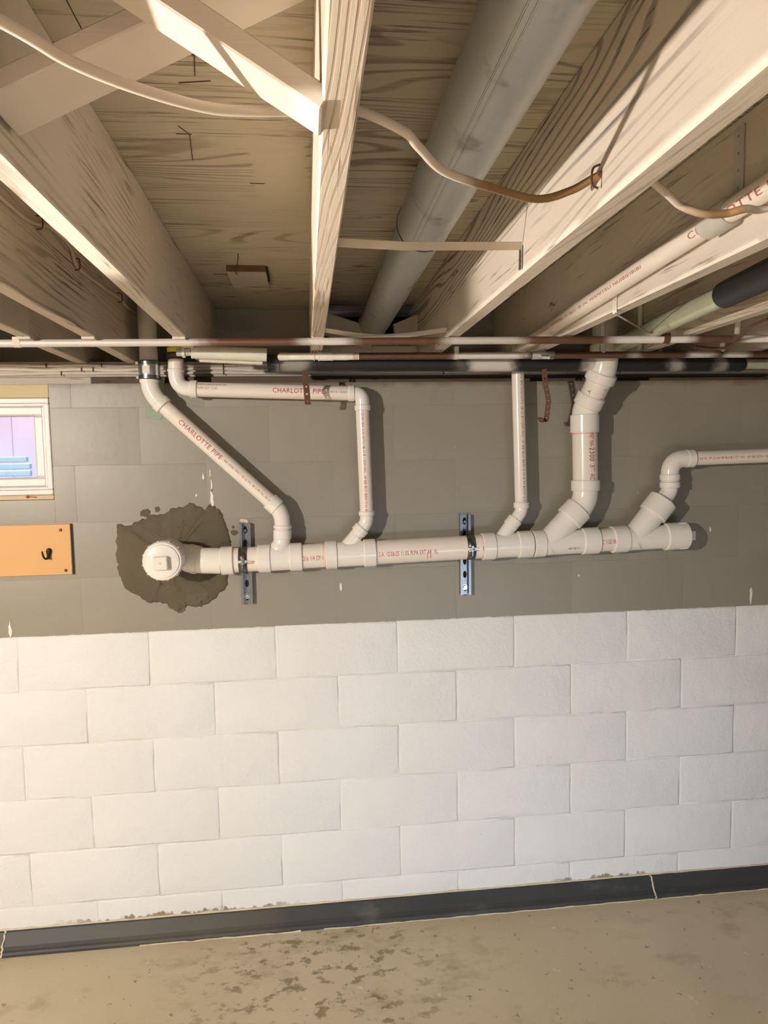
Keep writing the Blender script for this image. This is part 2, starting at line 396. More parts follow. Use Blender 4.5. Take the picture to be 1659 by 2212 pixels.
for k in range(-5, 6):                      # course k spans z from -.2026*(k+1) to -.2026*k
    zt = min(-.2026*k, .895); zb = max(-.2026*(k+1), ZF)
    if k < 0 and zb >= .895: continue
    par = (k % 2)
    x = -4.6-(-4.6 % .4572)+(.2286 if par else 0)-.4572
    while x < X1:
        a, b = max(x, X0), min(x+.4572, X1); x += .4572
        if b-a < .03: continue
        for (p, q, r, s) in cut((a, b, zb, zt)):
            if q-p < .012 or s-r < .012: continue
            grey = k < 0
            key = (round(q-p, 3), round(s-r, 3), grey, 0 if grey else (k, round(p, 3)))
            j, dep = (.0001, .00025) if grey else (.0014, .0014)
            if key not in cache:
                W, H = q-p, s-r
                m = bmesh.new(); o = []
                bev = .001 if grey else .0045
                for yy, ins in ((.05, j), (dep*.9, j), (dep*.25, j+bev*.5), (0, j+bev*1.4)) if grey else ((.006, 0), (dep, j), (0, j+bev*1.5)):
                    edge = [(-1, -1), (1, -1), (1, 1), (-1, 1)] if grey else [(-1, -1), (-.6, -1), (-.2, -1), (.2, -1), (.6, -1), (1, -1), (1, -.3), (1, .35), (1, 1), (.6, 1), (.2, 1), (-.2, 1), (-.6, 1), (-1, 1), (-1, .35), (-1, -.3)]
                    jt = (lambda: 0) if grey or yy > .01 else (lambda: random.uniform(-.0018, .0018))
                    o.append([m.verts.new((sx*(W/2-ins)+jt()*(abs(sx) == 1), yy, H/2+sz*(H/2-ins)+jt()*(abs(sz) == 1))) for sx, sz in edge])
                for A, B in zip(o, o[1:]):
                    for i in range(len(A)): m.faces.new((A[i], A[(i+1) % len(A)], B[(i+1) % len(A)], B[i]))
                m.faces.new(o[-1]); bmesh.ops.recalc_face_normals(m, faces=m.faces[:])
                me = bpy.data.meshes.new('block'); m.to_mesh(me); m.free(); me.materials.append(M['grey' if grey else 'white'])
                for pl in me.polygons: pl.use_smooth = True
                me.set_sharp_from_angle(angle=math.radians(70)); cache[key] = me
            ob = bpy.data.objects.new('block', cache[key]); C.objects.link(ob)
            put(ob, ((p+q)/2, random.uniform(-.0003, .0003)*(not grey), r), wall)
# mint paint patch behind the first drain pipe and white paint drips
def blob(cx, cz, rx, rz, y0, y1, rough=.12, n=28, seed=0):
    rnd = random.Random(seed); out = []
    for i in range(n):
        a = 2*math.pi*i/n; k = 1+rnd.uniform(-rough, rough)
        out.append((cx+math.cos(a)*rx*k, cz+math.sin(a)*rz*k))
    return out, y0, y1
q = at(334, 880, y=0)
MB().poly([(at(u, v, y=0).x, at(u, v, y=0).z) for u, v in ((312, 845), (352, 812), (356, 850), (352, 880), (349, 905), (330, 908), (312, 902), (316, 880))], -.0016, .0).make('paint_patch', M['mint'], wall)
mb = MB()
for u, v, a, b in ((457, 1050, 1.5, 14), (458, 1077, 3.5, 18), (439, 1030, 2, 6), (454, 1022, 1, 9), (424, 1070, 2, 3), (1622, 1283, 3, 20), (736, 1268, 3, 9), (22, 1360, 3, 16), (1250, 1243, 2, 2), (1534, 1144, 2, 5)):
    p = at(u, v, y=0); mb.poly(*blob(p.x, p.z, a/590, b/590, -.0018, 0, .3, 14, u))
o = mb.make('paint_drip', M['drip'], wall); o['kind'] = 'stuff'

ceil = struct(MB().box(X0, X1, YB, .52, ZT+.012, ZT+.10).make('ceiling', M['rim']))
y = .50; row = 0
while y > YB:
    x = X0-(.9 if row % 2 else 0)
    while x < X1:
        a, b = max(x, X0), min(x+2.44, X1); x += 2.44
        if b-a > .05:
            MB().box(a+.001, b-.001, max(y-(1.22 if row else 1.878), YB)+.0012, y-.0012, ZT, ZT+.0125, .001).make('plywood_panel', M['ply'], ceil)
    y -= 1.22 if row else 1.878; row += 1

for pts in (((413, 118), (420, 120), (421, 163)), ((386, 179), (455, 175)), ((385, 272), (410, 291), (416, 345)), ((380, 289), (414, 290)), ((540, 396), (572, 397)), ((462, 592), (496, 593)), ((985, 300), (990, 301))):
    MB().sweep([at(u, v, z=ZT-.0008) for u, v in pts], .0009, 6).make('nail', M['rust'], ceil)
# timber sill on top of the wall, rim boards behind the joists
sill = struct(MB().box(X0, X1, .07, .50, .926, ZB, .003).make('trim_1', M['sill']))
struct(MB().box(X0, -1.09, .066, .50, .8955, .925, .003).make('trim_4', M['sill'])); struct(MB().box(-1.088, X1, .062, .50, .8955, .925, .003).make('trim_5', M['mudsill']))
sill['label'] = 'painted timber sill on top of the block wall'
rim = struct(MB().box(X0, -.262, .287, .325, ZB, ZT, .002).box(.15, X1, .287, .325, ZB, ZT, .002).make('trim_2', M['rim']))
struct(MB().box(-.262, .15, .44, .48, ZB, ZT, .002).make('trim_3', M['dark']))  # back of the recess in near-black, the hole's darkness painted on

# ------------------------------------------------------------------ baseboard drain channel
base = bpy.data.objects.new('baseboard_back', None); C.objects.link(base); put(base, (0, 0, ZF)); struct(base)
prof = [(0, -1.16), (0, -1.096), (-.006, -1.0935), (-.014, -1.0945), (-.040, -1.1325), (-.048, -1.1405), (-.055, -1.1455), (-.0585, -1.152), (-.060, -1.16)]
seamL, seamR = at(8, 2035, y=-.03).x, at(1410, 1905, y=-.03).x
for a, b in ((X0, seamL-.003), (seamL+.003, seamR-.002), (seamR+.002, seamR+1.9), (seamR+1.904, X1)):
    MB().prof_x(prof, a, b).make('drain_channel', M['vinyl'], base)
def ragged(x0, x1, y, z, r, seed, step=.03):
    rnd = random.Random(seed); n = int((x1-x0)/step)
    mb = MB(); mb.sweep([(x0+(x1-x0)*i/n, y, z+rnd.uniform(-.002, .002)) for i in range(n+1)], [r*rnd.uniform(.7, 1.35) for i in range(n+1)], 8); return mb
ragged(X0, X1, -.001, -1.0935, .0045, 3).make('caulk_bead', M['caulk'], base, True)
ragged(at(300, 2050, z=ZF).x, at(650, 2026, z=ZF).x, -.061, ZF+.001, .0025, 5).make('caulk_bead', M['caulk'], base, True)
ragged(at(700, 2015, z=ZF).x, 2.2, -.0615, ZF+.0008, .0022, 6).make('caulk_bead', M['caulk'], base, True)
for sx in (seamL, seamR):
    mb = MB(); rnd = random.Random(int(sx*100))
    mb.sweep(
             [(sx+rnd.uniform(-.0025, .0025), p[0]-.0012, p[1]+.0012) for p in bez([(-.006, -1.0935, 0), (-.02, -1.104, 0), (-.045, -1.138, 0), (-.060, -1.158, 0)], 4)],
             [rnd.uniform(.0025, .0045) for i in range(13)], 8)
    mb.make('seam_caulk', M['caulk'], base, True)

# ------------------------------------------------------------------ window
win = bpy.data.objects.new('window_1', None); C.objects.link(win); put(win, (-1.65, .05, .50)); struct(win)
def ring(mb, x0, x1, z0, z1, wd, y0, y1, bev=.003):
    mb.box(x0, x1, y0, y1, z0, z0+wd, bev).box(x0, x1, y0, y1, z1-wd, z1, bev).box(x0, x0+wd, y0, y1, z0+wd, z1-wd, bev).box(x1-wd, x1, y0, y1, z0+wd, z1-wd, bev); return mb
wx0, wx1, wz0, wz1 = -2.14, -1.2175, .507, .846
ring(MB(), wx0, wx1, wz0, wz1, .019, -.004, .10).make('frame', M['vinylframe'], win)
ring(MB(), wx0+.017, wx1-.017, wz0+.017, wz1-.017, .012, .004, .09).make('frame_step', M['vinylframe'], win)
ring(MB(), wx0+.027, wx1-.027, wz0+.027, wz1-.027, .034, .014, .07, .006).make('sash', M['vinylframe'], win)
MB().box(wx0+.055, wx1-.055, .040, .044, wz0+.055, wz1-.055).make('pane', M['glass'], win)
MB().box(HOLE[0], HOLE[1], -.002, .11, .847, .8925, .002).make('head_board', M['rawwood'], win)
MB().box(HOLE[0], HOLE[1], -.003, .11, .4905, .506, .002).make('sill_board', M['rawwood'], win)
p = at(60, 1072, y=-.003); q = at(80, 1073, y=-.003)
plug = tag(MB().cyl(p+Vector((-.004, -.004, -.002)), p+Vector((.004, -.004, -.002)), .0045, 12).cyl(p+Vector((.004, -.004, -.002)), q+Vector((0, -.004, -.002)), .0016, 8).make('wall_anchor', M['redplug']), 'tiny red plastic wall anchor lying on the raw wood under the window', 'wall anchor')
# what stands outside the window: fence planks and a pale blue board
fence = thing('plank_fence', 'lilac vertical plank fence seen through the basement window', 'fence', (-1.9, 1.3, .2))
x = -3.9
while x < -.9:
    MB().box(x+.0008, x+.1192, 1.30, 1.32, .05, 1.9, .002).make('plank', M['lilac'], fence); x += .12
blueb = thing('blue_bench', 'pale blue slatted board low behind the window glass', 'bench', (-1.9, 1.2, .3))
bx = at(64, 1000, y=1.2).x; bz0, bz1 = at(40, 1030, y=1.2).z, at(40, 985, y=1.2).z
for k in range(3):
    MB().box(-2.9, bx-(.015 if k == 2 else 0), 1.20, 1.23, bz0+(bz1-bz0)*k/3+.003, bz0+(bz1-bz0)*(k+1)/3-.003, .003).make('slat', M['blue'], blueb)
for lx in (bx-.25, -2.8): MB().box(lx, lx+.04, 1.23, 1.27, .12, bz1, .002).make('leg', M['blue'], blueb)
struct(MB().box(-4.2, -.8, .34, 1.9, .02, .12).make('ground', M['lilac']))

# ------------------------------------------------------------------ floor joists
JW = .038
JO = [(-1.98, 'joist', 'painted ceiling joist beyond the left edge of the window, second from the far left'),
      (-1.52, 'joist', 'painted ceiling joist over the window, left of the low corner one'),
      (-1.138, 'joist2', 'short-looking pale joist in the far left corner over the window frame'),
      (-.961, 'joist2', 'brown-stained joist with a thin cable stapled along its side'),
      (-.706, 'joist', 'cream joist with swirling wood grain, left of the crossed bridging boards'),
      (-.302, 'joist4', 'centre joist with a ribbed grain underside that the cable passes through'),
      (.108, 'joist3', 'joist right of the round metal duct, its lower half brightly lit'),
      (.459, 'joist', 'joist right of the white printed pipe with scuffed lower edge'),
      (.846, 'joist2', 'last joist at right beside the pale green and black pipe'),
      (1.25, 'joist', 'joist at the far right, past the black sleeved pipe'), (1.66, 'joist', 'outermost joist at the far right')]
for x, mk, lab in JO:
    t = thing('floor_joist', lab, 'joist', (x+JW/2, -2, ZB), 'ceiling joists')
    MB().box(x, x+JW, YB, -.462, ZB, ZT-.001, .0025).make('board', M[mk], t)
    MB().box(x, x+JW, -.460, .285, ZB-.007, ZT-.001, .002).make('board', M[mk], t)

# crossed bridging boards between the left and the centre joist
def brace(name, lab, a, b, wy, t):
    a, b = Vector(a), Vector(b); d = b-a; nrm = Vector((-d.z, 0, d.x)).normalized()
    return tag(MB().obox((a+b)/2+nrm*t/2, d, (0, wy, 0), nrm*t, .002).make(name, M['brace']), lab, 'brace', 'cross bridging boards')
brace('bridging_board', 'brightly lit bridging board nailed low to the centre joist', (-.660, -1.815, 1.190), (-.3035, -1.815, .972), .062, .024)
brace('bridging_board', 'shaded bridging board rising from the swirly joist behind the cable', (-.660, -1.713, 1.012), (-.3035, -1.713, 1.190), .092, .022)

# scrap block and long nail on the plywood
sb = thing('wood_scrap', 'small wood block with bare brown edge nailed under the plywood', 'wood block', (-.495, -.24, ZT))
MB().box(-.556, -.436, -.345, -.12, ZT-.020, ZT, .001).make('block', M['scrap'], sb)
MB().box(-.556, -.436, -.3475, -.3455, ZT-.0195, ZT, .0004).make('bare_edge', M['brownwood'], sb)
MB().sweep(bez([(-.525, -.33, ZT-.024), (-.527, -.36, ZT-.022), (-.515, -.42, ZT-.012), (-.508, -.47, ZT-.001)]), .0016, 6).make('nail', M['rust'], sb)
MB().box(-.437, -.431, -.34, -.19, ZT-.012, ZT, .001).make('splinter', M['dark'], sb)

# ------------------------------------------------------------------ round metal duct
du = thing('round_duct', 'grey galvanised round duct running up between the two middle joists', 'duct', (-.03, -1, 1.13))
dx, dz = -.058, 1.128
MB().sweep([(dx-.01, YB, dz), (dx, -1.06, dz), (dx, -1.035, dz), (dx, -1.03, dz), (dx, -1.025, dz)], [.058, .058, .0595, .0595, .057], 40).make('duct_section', M['duct'], du, True)
MB().sweep([(dx, -1.10, dz), (dx, .02, dz-.004), (dx-.004, .16, dz-.008)], [.0535, .0535, .0535], 40).make('duct_section', M['duct'], du, True)
mb = MB()
for off in (-.10, .06):
    a = -2.05+off; mb.sweep([(dx-.01+math.cos(a)*.0582, YB, dz+math.sin(a)*.0582), (dx+math.cos(a)*.0582, -1.045, dz+math.sin(a)*.0582)], .0014, 6)
mb.make('lock_seam', M['duct'], du, True)
MB().sweep([(dx, -1.032, dz), (dx, -1.028, dz)], [.0605, .0605], 40).make('joint_ring', M['black'], du, True)
mb = MB().sweep([(dx-.004, .10, dz-.006), (dx-.004, .12, dz-.006), (dx-.004, .128, dz-.006)], [.0535, .0565, .0535], 40)
mb.make('crimp_bead', M['duct'], du, True)
# flaps of board around the hole where the duct ends
fl = thing('duct_surround', 'pale slanted boards around the dark hole at the far end of the duct', 'boards', (-.05, .1, 1.05))
MB().obox((-.165, .10, 1.098), (.20, 0, -.062), (.012, .012, .085), (0, .02, 0), .002).make('flap', M['cream'], fl)
MB().obox((.088, .10, 1.110), (.135, 0, .055), (-.010, .012, .080), (0, .02, 0), .002).make('flap', M['cream'], fl)
MB().box(-.262, .108, .11, .15, ZB, 1.045, .002).make('ledger', M['sill'], fl)

# straps that carry the duct
def strap(name, lab, pts, side, wd, mat, hole=0, n=0, grp=None, th=.0012):
    o = solid(MB().strip(pts, side, wd, hole, n).make(name, mat), th); return tag(o, lab, 'strap', grp)
ds = thing('duct_strap', 'thin pale metal strap crossing below the round duct joint', 'strap', (-.08, -1.3, 1.0))
pa, pb = Vector((-.262, -1.315, 1.000)), Vector((.106, -1.205, 1.032))
solid(MB().strip([pa, pa.lerp(pb, .35)+Vector((0, 0, -.004)), pa.lerp(pb, .7)+Vector((0, 0, -.002)), pb], (.15, .55, -.8), .016).make('band', M['cream'], ds), .002)
solid(MB().strip([pb+Vector((-.001, 0, 0)), pb+Vector((-.001, .004, -.045))], (0, 1, .1), .016, .003, 2).make('end_tab', M['steel'], ds), .0018)
ds2 = thing('duct_strap', 'sagging metal strap under the far end of the duct', 'strap', (-.08, -.45, .97))
pp = bez([(-.262, -.475, .998), (-.19, -.455, .990), (-.10, -.445, .984), (0, -.455, .989), (.104, -.475, 1.000)], 5)
solid(MB().strip(pp, (0, .8, -.6), .018).make('band', M['cream'], ds2), .002)
solid(MB().strip([(.1065, -.475, .985), (.1065, -.47, 1.015)], (0, 1, 0), .02, .003, 1).make('end_tab', M['cream'], ds2), .002)

# ------------------------------------------------------------------ drain piping of white PVC
YM = -.0675
dr = thing('drain_piping', 'white plastic drain pipes with red print joining one sloping line on the wall', 'pipe', (.1, YM, .2))
def mx(u): return at(u, 1189-.0535*(u-900), y=YM).x
def MP(u): x = mx(u); return Vector((x, YM, .2765+.0225*(x-.068)))
def P(u, v, y=YM): return at(u, v, y=y)
def pipe(a, b, r, mat='pvc', name='pipe'): return MB().cyl(a, b, r, 32, .0006).make(name, M[mat], dr, True)
def fitting(name, pts, r, hubs=(), extra=(), mat='fit', rads=None):
    """swept body; hubs = (a, b, radius) collars as sub-parts; extra = further swept branches of the same moulding"""
    mb = MB().sweep(pts, rads or r, 32)
    for e, er in extra: mb.sweep(e, er, 32)
    o = mb.make(name, M[mat], dr, True, 40)
    for a, b, hr in hubs: MB().cyl(a, b, hr, 32, .0022).make('hub', M[mat], o, True, 40)
    return o
RM, RB, RH = .0442, .0462, .0508
# cleanout at the wall, wye branch and bend to the main line
ca = Vector((-.815, 0, .284))
o = fitting('cleanout_body', [ca+Vector((0, y, 0)) for y in (.10, -.02, -.06, -.115, -.118, -.150)], 0, rads=[.057, .057, .0575, .0575, .0635, .0635],
            extra=[(([(-.800, -.008, .282), (-.735, -.062, .270), (-.712, -.0675, .2645)]), .0455)])
mb = MB().sweep([ca+Vector((0, y, 0)) for y in (-.148, -.152, -.188, -.194, -.197)], [.062, .0670, .0670, .0650, .0620], 40)
for k in range(12):
    a = 2*math.pi*k/12+.2; mb.obox(ca+Vector((math.cos(a)*.0670, -.170, math.sin(a)*.0670)), (.006, 0, 0), (0, .034, 0), (0, 0, .003))
adp = mb.make('cleanout_adapter', M['fit'], dr, True, 40)
mb = MB().sweep([ca+Vector((0, y, 0)) for y in (-.1955, -.199, -.2015, -.203)], [.0570, .0570, .0555, .0510], 40)
plugo = mb.make('cleanout_plug', M['fit'], dr, True, 30)
MB().obox(ca+Vector((-.002, -.212, -.004)), (.047, 0, .001), (0, .022, 0), (-.001, 0, .045), .003).make('square_boss', M['fit'], plugo)
MB().cyl(ca+Vector((-.002, -.2225, -.003)), ca+Vector((-.002, -.2234, -.003)), .0035, 12, .0003).make('moulding_mark', M['caulk'], plugo)
fitting('elbow', [(-.748, -.046, .270), (-.728, -.060, .2665), (-.700, -.0675, .264), MP(478)], RB, hubs=[((-.752, -.040, .271), (-.722, -.062, .266), .0512), (MP(478), MP(505), RH)])
pipe(MP(503), MP(560), RM)
# tee 1
tb = Vector((mx(606), YM, MP(606).z))
h0, h1 = P(610, 1166), P(610.5, 1141)
fitting('tee_fitting', [MP(583), MP(628)], RB, hubs=[(MP(558), MP(585), RH), (MP(626), MP(653), RH)],
        extra=[(bez([P(598, 1200), P(603, 1186), P(608, 1174), P(610, 1160)], 4), [.036, .0355, .035, .0345, .034, .0335, .033, .032, .031, .031, .030, .030, .030])])
pipe(h0, P(610.5, 1133), .0265)
fitting('elbow', [P(610.5, 1150)]+[P(610.5, 1137)]+arc(P(610, 1130), P(609, 1107), P(594, 1093), 8)+[P(586, 1085)], .0285, hubs=[(P(610, 1164), P(610.4, 1144), .0325), (P(610.4, 1142), P(610.5, 1134), .0325), (P(599, 1097), P(582, 1081.5), .0325)])
B1a, B1b = P(352, 876), P(594, 1092)
pipe(B1a, B1b, .0262)
fitting('elbow', [P(322, 800), P(322.5, 822)]+arc(P(323, 826), P(325, 848), P(342, 866), 8)+[P(352, 876)], .0295, hubs=[(P(343, 867), P(355, 878.5), .033), (P(322, 812), P(322.4, 828), .0325)])
pipe(MP(652), MP(704), RM)
# tee 2
fitting('tee_fitting', [MP(725), MP(787)], RB, hubs=[(MP(703), MP(727.5), RH), (MP(785), MP(811), RH)], extra=[([P(736, 1196), P(770, 1158)], .0265)])
fitting('elbow', [P(766, 1160), P(779, 1145)]+arc(P(782, 1141), P(792, 1130), P(792, 1118), 8)+[P(792, 1106)], .0245, hubs=[(P(773, 1151), P(783, 1139.5), .0288), (P(792, 1114), P(791.8, 1104), .0288)])
B2a, B2b = P(782.5, 878), P(792, 1108)
pipe(B2a, B2b, .0243)
fitting('elbow', [P(752, 849.5), P(762, 849.8)]+arc(P(766, 850), P(783, 851), P(783, 870), 8)+[P(783, 880)], .0255, hubs=[(P(752, 849.3), P(765, 849.8), .0292), (P(783, 875), P(783.4, 887), .0292)])
B2c, B2d = P(424, 841), P(756, 849.6)
pipe(B2c, B2d, .0258)
fitting('elbow', [P(380, 795), P(380, 804)]+arc(P(380, 806), P(381, 838), P(408, 840), 8)+[P(420, 840.8)], .0265, hubs=[(P(380, 798), P(380, 804), .0292), (P(411, 840.2), P(426.5, 841), .031)])
pipe(P(379.5, 748), P(380, 802), .0262)
pipe(MP(810), MP(1043), RM)
# tee 3
fitting('tee_fitting', [MP(1064), MP(1119)], RB, hubs=[(MP(1040), MP(1067), RH), (MP(1117), MP(1147), RH)], extra=[([P(1068, 1184), P(1104, 1134)], .0255)])
fitting('elbow', [P(1098, 1142), P(1108, 1129)]+arc(P(1112, 1124), P(1125.5, 1108), P(1126, 1100), 8)+[P(1126, 1086)], .0232, hubs=[(P(1101, 1137), P(1114, 1121), .0282), (P(1126, 1097.5), P(1126, 1084.5), .0285)])
B3a, B3b = P(1117, 741), P(1126, 1092)
pipe(B3a, B3b, .0232)
# wye 4
fitting('wye_fitting', [MP(1168), MP(1260)], RB, hubs=[(MP(1149), MP(1174), RH), (MP(1255), MP(1290), RH)], extra=[([P(1176, 1180), P(1240, 1110)], .0462)])
fitting('elbow', [P(1228, 1123), P(1244, 1106)]+arc(P(1246, 1104), P(1264, 1086), P(1264.5, 1062), 10)+[P(1264.7, 1042)], .0462, hubs=[(P(1228, 1122), P(1251, 1098.5), .0535), (P(1264.5, 1060), P(1264.7, 1037), .0528)])
B4a, B4b = P(1263, 926), P(1264.8, 1050)
pipe(B4a, B4b, .0462)
e4a, e4b = P(1263, 900), P(1279, 855, -.098)
fitting('elbow', [P(1263, 933), P(1263, 915)]+arc(P(1263, 908), P(1263, 884, -.070), P(1273, 869, -.085), 8)+[e4b], .0478, hubs=[(P(1263, 934.5), P(1263, 896), .0528), (P(1268, 877, -.081), P(1279.5, 853, -.0985), .0528)])
e4c, e4d = P(1278, 857, -.097), P(1293, 826, -.123)
pipe(e4c, e4d, .0455)
fitting('elbow', [P(1291, 829, -.120), P(1295, 821, -.1265)]+arc(P(1296, 818, -.129), P(1304, 800, -.143), P(1306, 780, -.143), 8)+[P(1307, 752, -.143)], .0475, hubs=[(P(1293.5, 824, -.124), P(1302, 804, -.138), .055), (P(1306, 775, -.143), P(1307, 745, -.143), .053)])
pipe(P(1307, 752, -.143), Vector((P(1308, 740, -.143).x, -.143, ZT-.002)), .0455, 'oldpvc')
pipe(MP(1286), MP(1324), RM)
# wye 5, bushing, elbows and pipe to the right
fitting('wye_fitting', [MP(1350), MP(1442)], RB, hubs=[(MP(1320), MP(1352), RH), (MP(1434), MP(1446), .0525)], extra=[([P(1362, 1172), P(1420, 1096)], .0462)])
MB().cyl(P(1408, 1112), P(1433, 1080), .0545, 32, .003).make('hub', M['fit'], dr, True, 40)
MB().cyl(P(1430, 1084), P(1435, 1077), .041, 32, .002).make('bushing', M['fit'], dr, True, 40)
fitting('elbow', [P(1426, 1089), P(1436, 1075)]+arc(P(1438, 1072), P(1447, 1062), P(1447, 1050), 8)+[P(1447, 1042)], .0300, hubs=[(P(1447, 1053.5), P(1447, 1040.5), .0368)])
fitting('elbow', [P(1447, 1040), P(1447, 1030)]+arc(P(1447, 1022), P(1448, 993), P(1478, 991), 10)+[P(1492, 990.5)], .0330, hubs=[(P(1447, 1037.5), P(1447, 1024), .0368), (P(1480, 990.8), P(1497, 990.2), .0345)])
B5a = P(1495, 990.3); B5b = P(1659, 984); B5c = B5a+(B5b-B5a)*2.6
pipe(B5a, B5c, .0272)
# end cap with square plug
mb = MB().cyl(MP(1444), MP(1481), .0520, 40, .003)
dm = (MP(1481)-MP(1444)).normalized(); mid = MP(1470)
for k in range(8):
    a = 2*math.pi*k/8+.3; mb.obox(mid+Vector((0, math.cos(a)*.0520, math.sin(a)*.0520)), dm*.03, (0, .004, 0), (0, 0, .004))
capo = mb.make('end_cap', M['fit'], dr, True, 40)
MB().obox(MP(1489), dm*.034, (0, .036, 0), (0, 0, .036), .002).make('square_boss', M['fit'], capo)
# overhead pipe in the bay right of the lit joist
OVa, OVb = Vector((.435, -.10, .993)), Vector((.435, -2.9, 1.112))
ovm = OVa.lerp(OVb, 1.235/2.8)
MB().sweep([P(1117, 741), (P(1117, 741).x, YM, .955)]+arc((P(1117, 741).x, YM, .960), (.435, YM-.005, .993), (.435, -.13, .9943), 6), .0245, 28).make('elbow', M['fit'], dr, True)
ovp = pipe(OVa, OVb, .0205)
MB().cyl(ovm+Vector((0, .030, -.0012)), ovm+Vector((0, -.045, .0019)), .0262, 32, .003).make('coupling', M['oldpvc'], dr, True)

# print on the pipes
def letters(text, A, B, r, s0, s1, h, mat, parent, ang=0, out=(0, -1, 0), sp=1.1):
    cu = bpy.data.curves.new('print', 'FONT'); cu.body = text; cu.size = 1; cu.space_character = sp; cu.fill_mode = 'FRONT' if False else 'BOTH'
    cu.resolution_u = 3
    o = bpy.data.objects.new('print', cu); C.objects.link(o)
    me = bpy.data.meshes.new_from_object(o.evaluated_get(bpy.context.evaluated_depsgraph_get()))
    bpy.data.objects.remove(o); bpy.data.curves.remove(cu)
    xs = [v.co.x for v in me.vertices]; ys = [v.co.y for v in me.vertices]; x0, x1 = min(xs), max(xs); y1 = .69
    A, B = Vector(A), Vector(B); a = (B-A).normalized(); nrm = Vector(out); nrm = (nrm-a*nrm.dot(a)).normalized(); up = nrm.cross(a)
    b = bmesh.new(); b.from_mesh(me); bpy.data.meshes.remove(me)
    if h > .009:
        for k in range(1, 7): bmesh.ops.bisect_plane(b, geom=b.verts[:]+b.edges[:]+b.faces[:], plane_co=(0, y1*k/7, 0), plane_no=(0, 1, 0))
    for v in b.verts:
        s = s0+(v.co.x-x0)/(x1-x0)*(s1-s0); th = ang+(v.co.y/y1-.5)*h/r
        v.co = A+a*s+(nrm*math.cos(th)+up*math.sin(th))*(r+.0006)
    me = bpy.data.meshes.new('print'); b.to_mesh(me); b.free()
    return link('print', me, mat, parent)
def along(A, B, p): return (Vector(p)-Vector(A)).dot((Vector(B)-Vector(A)).normalized())
pipes = [o for o in dr.children if o.name.startswith('pipe')]
def near_pipe(A, B):
    m_ = (Vector(A)+Vector(B))/2
    return min(pipes, key=lambda o: (ORG[o.name]+Vector((0, 0, o.dimensions.z/2))-m_).length)
bpy.context.view_layer.update()
pr1, pr2, pr2h, pr3, pr4, pr5 = near_pipe(B1a, B1b), near_pipe(B2a, B2b), near_pipe(B2c, B2d), near_pipe(B3a, B3b), near_pipe(B4a, B4b), near_pipe(B5a, B5c)
pe4, pm1, pm2, pm3, pm4 = near_pipe(e4c, e4d), near_pipe(MP(503), MP(560)), near_pipe(MP(652), MP(704)), near_pipe(MP(810), MP(1043)), near_pipe(MP(1286), MP(1324))
def span(A, B, p, q): return along(A, B, p), along(A, B, q)
s = span(B1a, B1b, P(390, 911), P(481, 989)); letters('CHARLOTTE PIPE', B1a, B1b, .0262, *s, .0165, M['red'], pr1, .02)
s = span(B1a, B1b, P(480, 990), P(585, 1081)); letters('.. BE INE 5N : D e M- B I M N. N B', B1a, B1b, .0262, *s, .0075, M['grprint'], pr1, .10)
s = span(B2c, B2d, P(590, 845), P(703, 847)); letters('CHARLOTTE PIPE.', B2c, B2d, .0258, *s, .0165, M['red'], pr2h, .08)
s = span(B2c, B2d, P(708, 845), P(748, 848)); letters('.. IN UI I ISINE', B2c, B2d, .0258, *s, .007, M['grprint'], pr2h, .05)
s = span(B2c, B2d, P(430, 833), P(490, 835)); letters('WWW.CHARLOTTEPIPE.COM', B2c, B2d, .0258, *s, .0055, M['dkprint'], pr2h, .62)
s = span(B2c, B2d, P(429, 840), P(471, 842)); letters('PLPA EXT 11:05', B2c, B2d, .0258, *s, .0085, M['grprint'], pr2h, .12)
micro = 'I D:IN BN S.N NTU IB U B I DM M!L  IP BB BUI BEN 5 N B'
s = span(B2a, B2b, P(783, 888), P(791.6, 1103)); letters(micro, B2a, B2b, .0243, *s, .0085, M['red'], pr2, -.10)
s = span(B3a, B3b, P(1119, 795), P(1126, 1083)); letters(micro+' M BOM S E', B3a, B3b, .0232, *s, .0080, M['grprint'], pr3, .22)
s = span(B5a, B5c, P(1500, 990), P(1659, 984)); letters('I BE N. M UI W IB RU B I ZT WL  LP IBE BTH I IBI N', B5a, B5c, .0272, *s, .0085, M['red'], pr5, -.05)
s = span(B4a, B4b, P(1263, 936), P(1263, 966)); letters('ME* NA-', B4a, B4b, .0462, *s, .018, M['red'], pr4, .16)
s = span(B4a, B4b, P(1263, 967), P(1264, 996)); letters('2300', B4a, B4b, .0462, *s, .020, M['red'], pr4, .18)
s = span(B4a, B4b, P(1264, 1003), P(1264, 1016)); letters('3"', B4a, B4b, .0462, *s, .020, M['grprint'], pr4, .20)
s = span(B4a, B4b, P(1264, 1023), P(1264, 1035.5)); letters('AC', B4a, B4b, .0462, *s, .020, M['red'], pr4, .20)
letters('S - I', e4d, e4c, .0455, .0, .045, .011, M['red'], pe4, .35, (0.1, -1, 0))
letters('II  T', e4d, e4c, .0455, -.006, .04, .011, M['dkprint'], pe4, -.75, (0, -1, 0))
def ms(a, b): return (MP(400), MP(1500), along(MP(400), MP(1500), MP(a)), along(MP(400), MP(1500), MP(b)))
def main_text(t, a, b, h, mat, par, ang, r=RM):
    A, B, s0, s1 = ms(a, b); letters(t, A, B, r, s0, s1, h, mat, par, ang)
main_text('e.com', 534, 551, .016, M['red'], pm1, -.05)
main_text('21a 1/4 CP-1', 655, 697, .016, M['red'], pm2, -.05)
main_text('.S.A. 12/06/25 11:05 PLPA EXT A8', 814, 927, .016, M['red'], pm3, -.05)
main_text('IIBI IIBI II - -', 1219, 1249, .008, M['dkprint'], pm4, -.42, RB); main_text('RL', 934, 941, .016, M['red'], pm3, -.05)
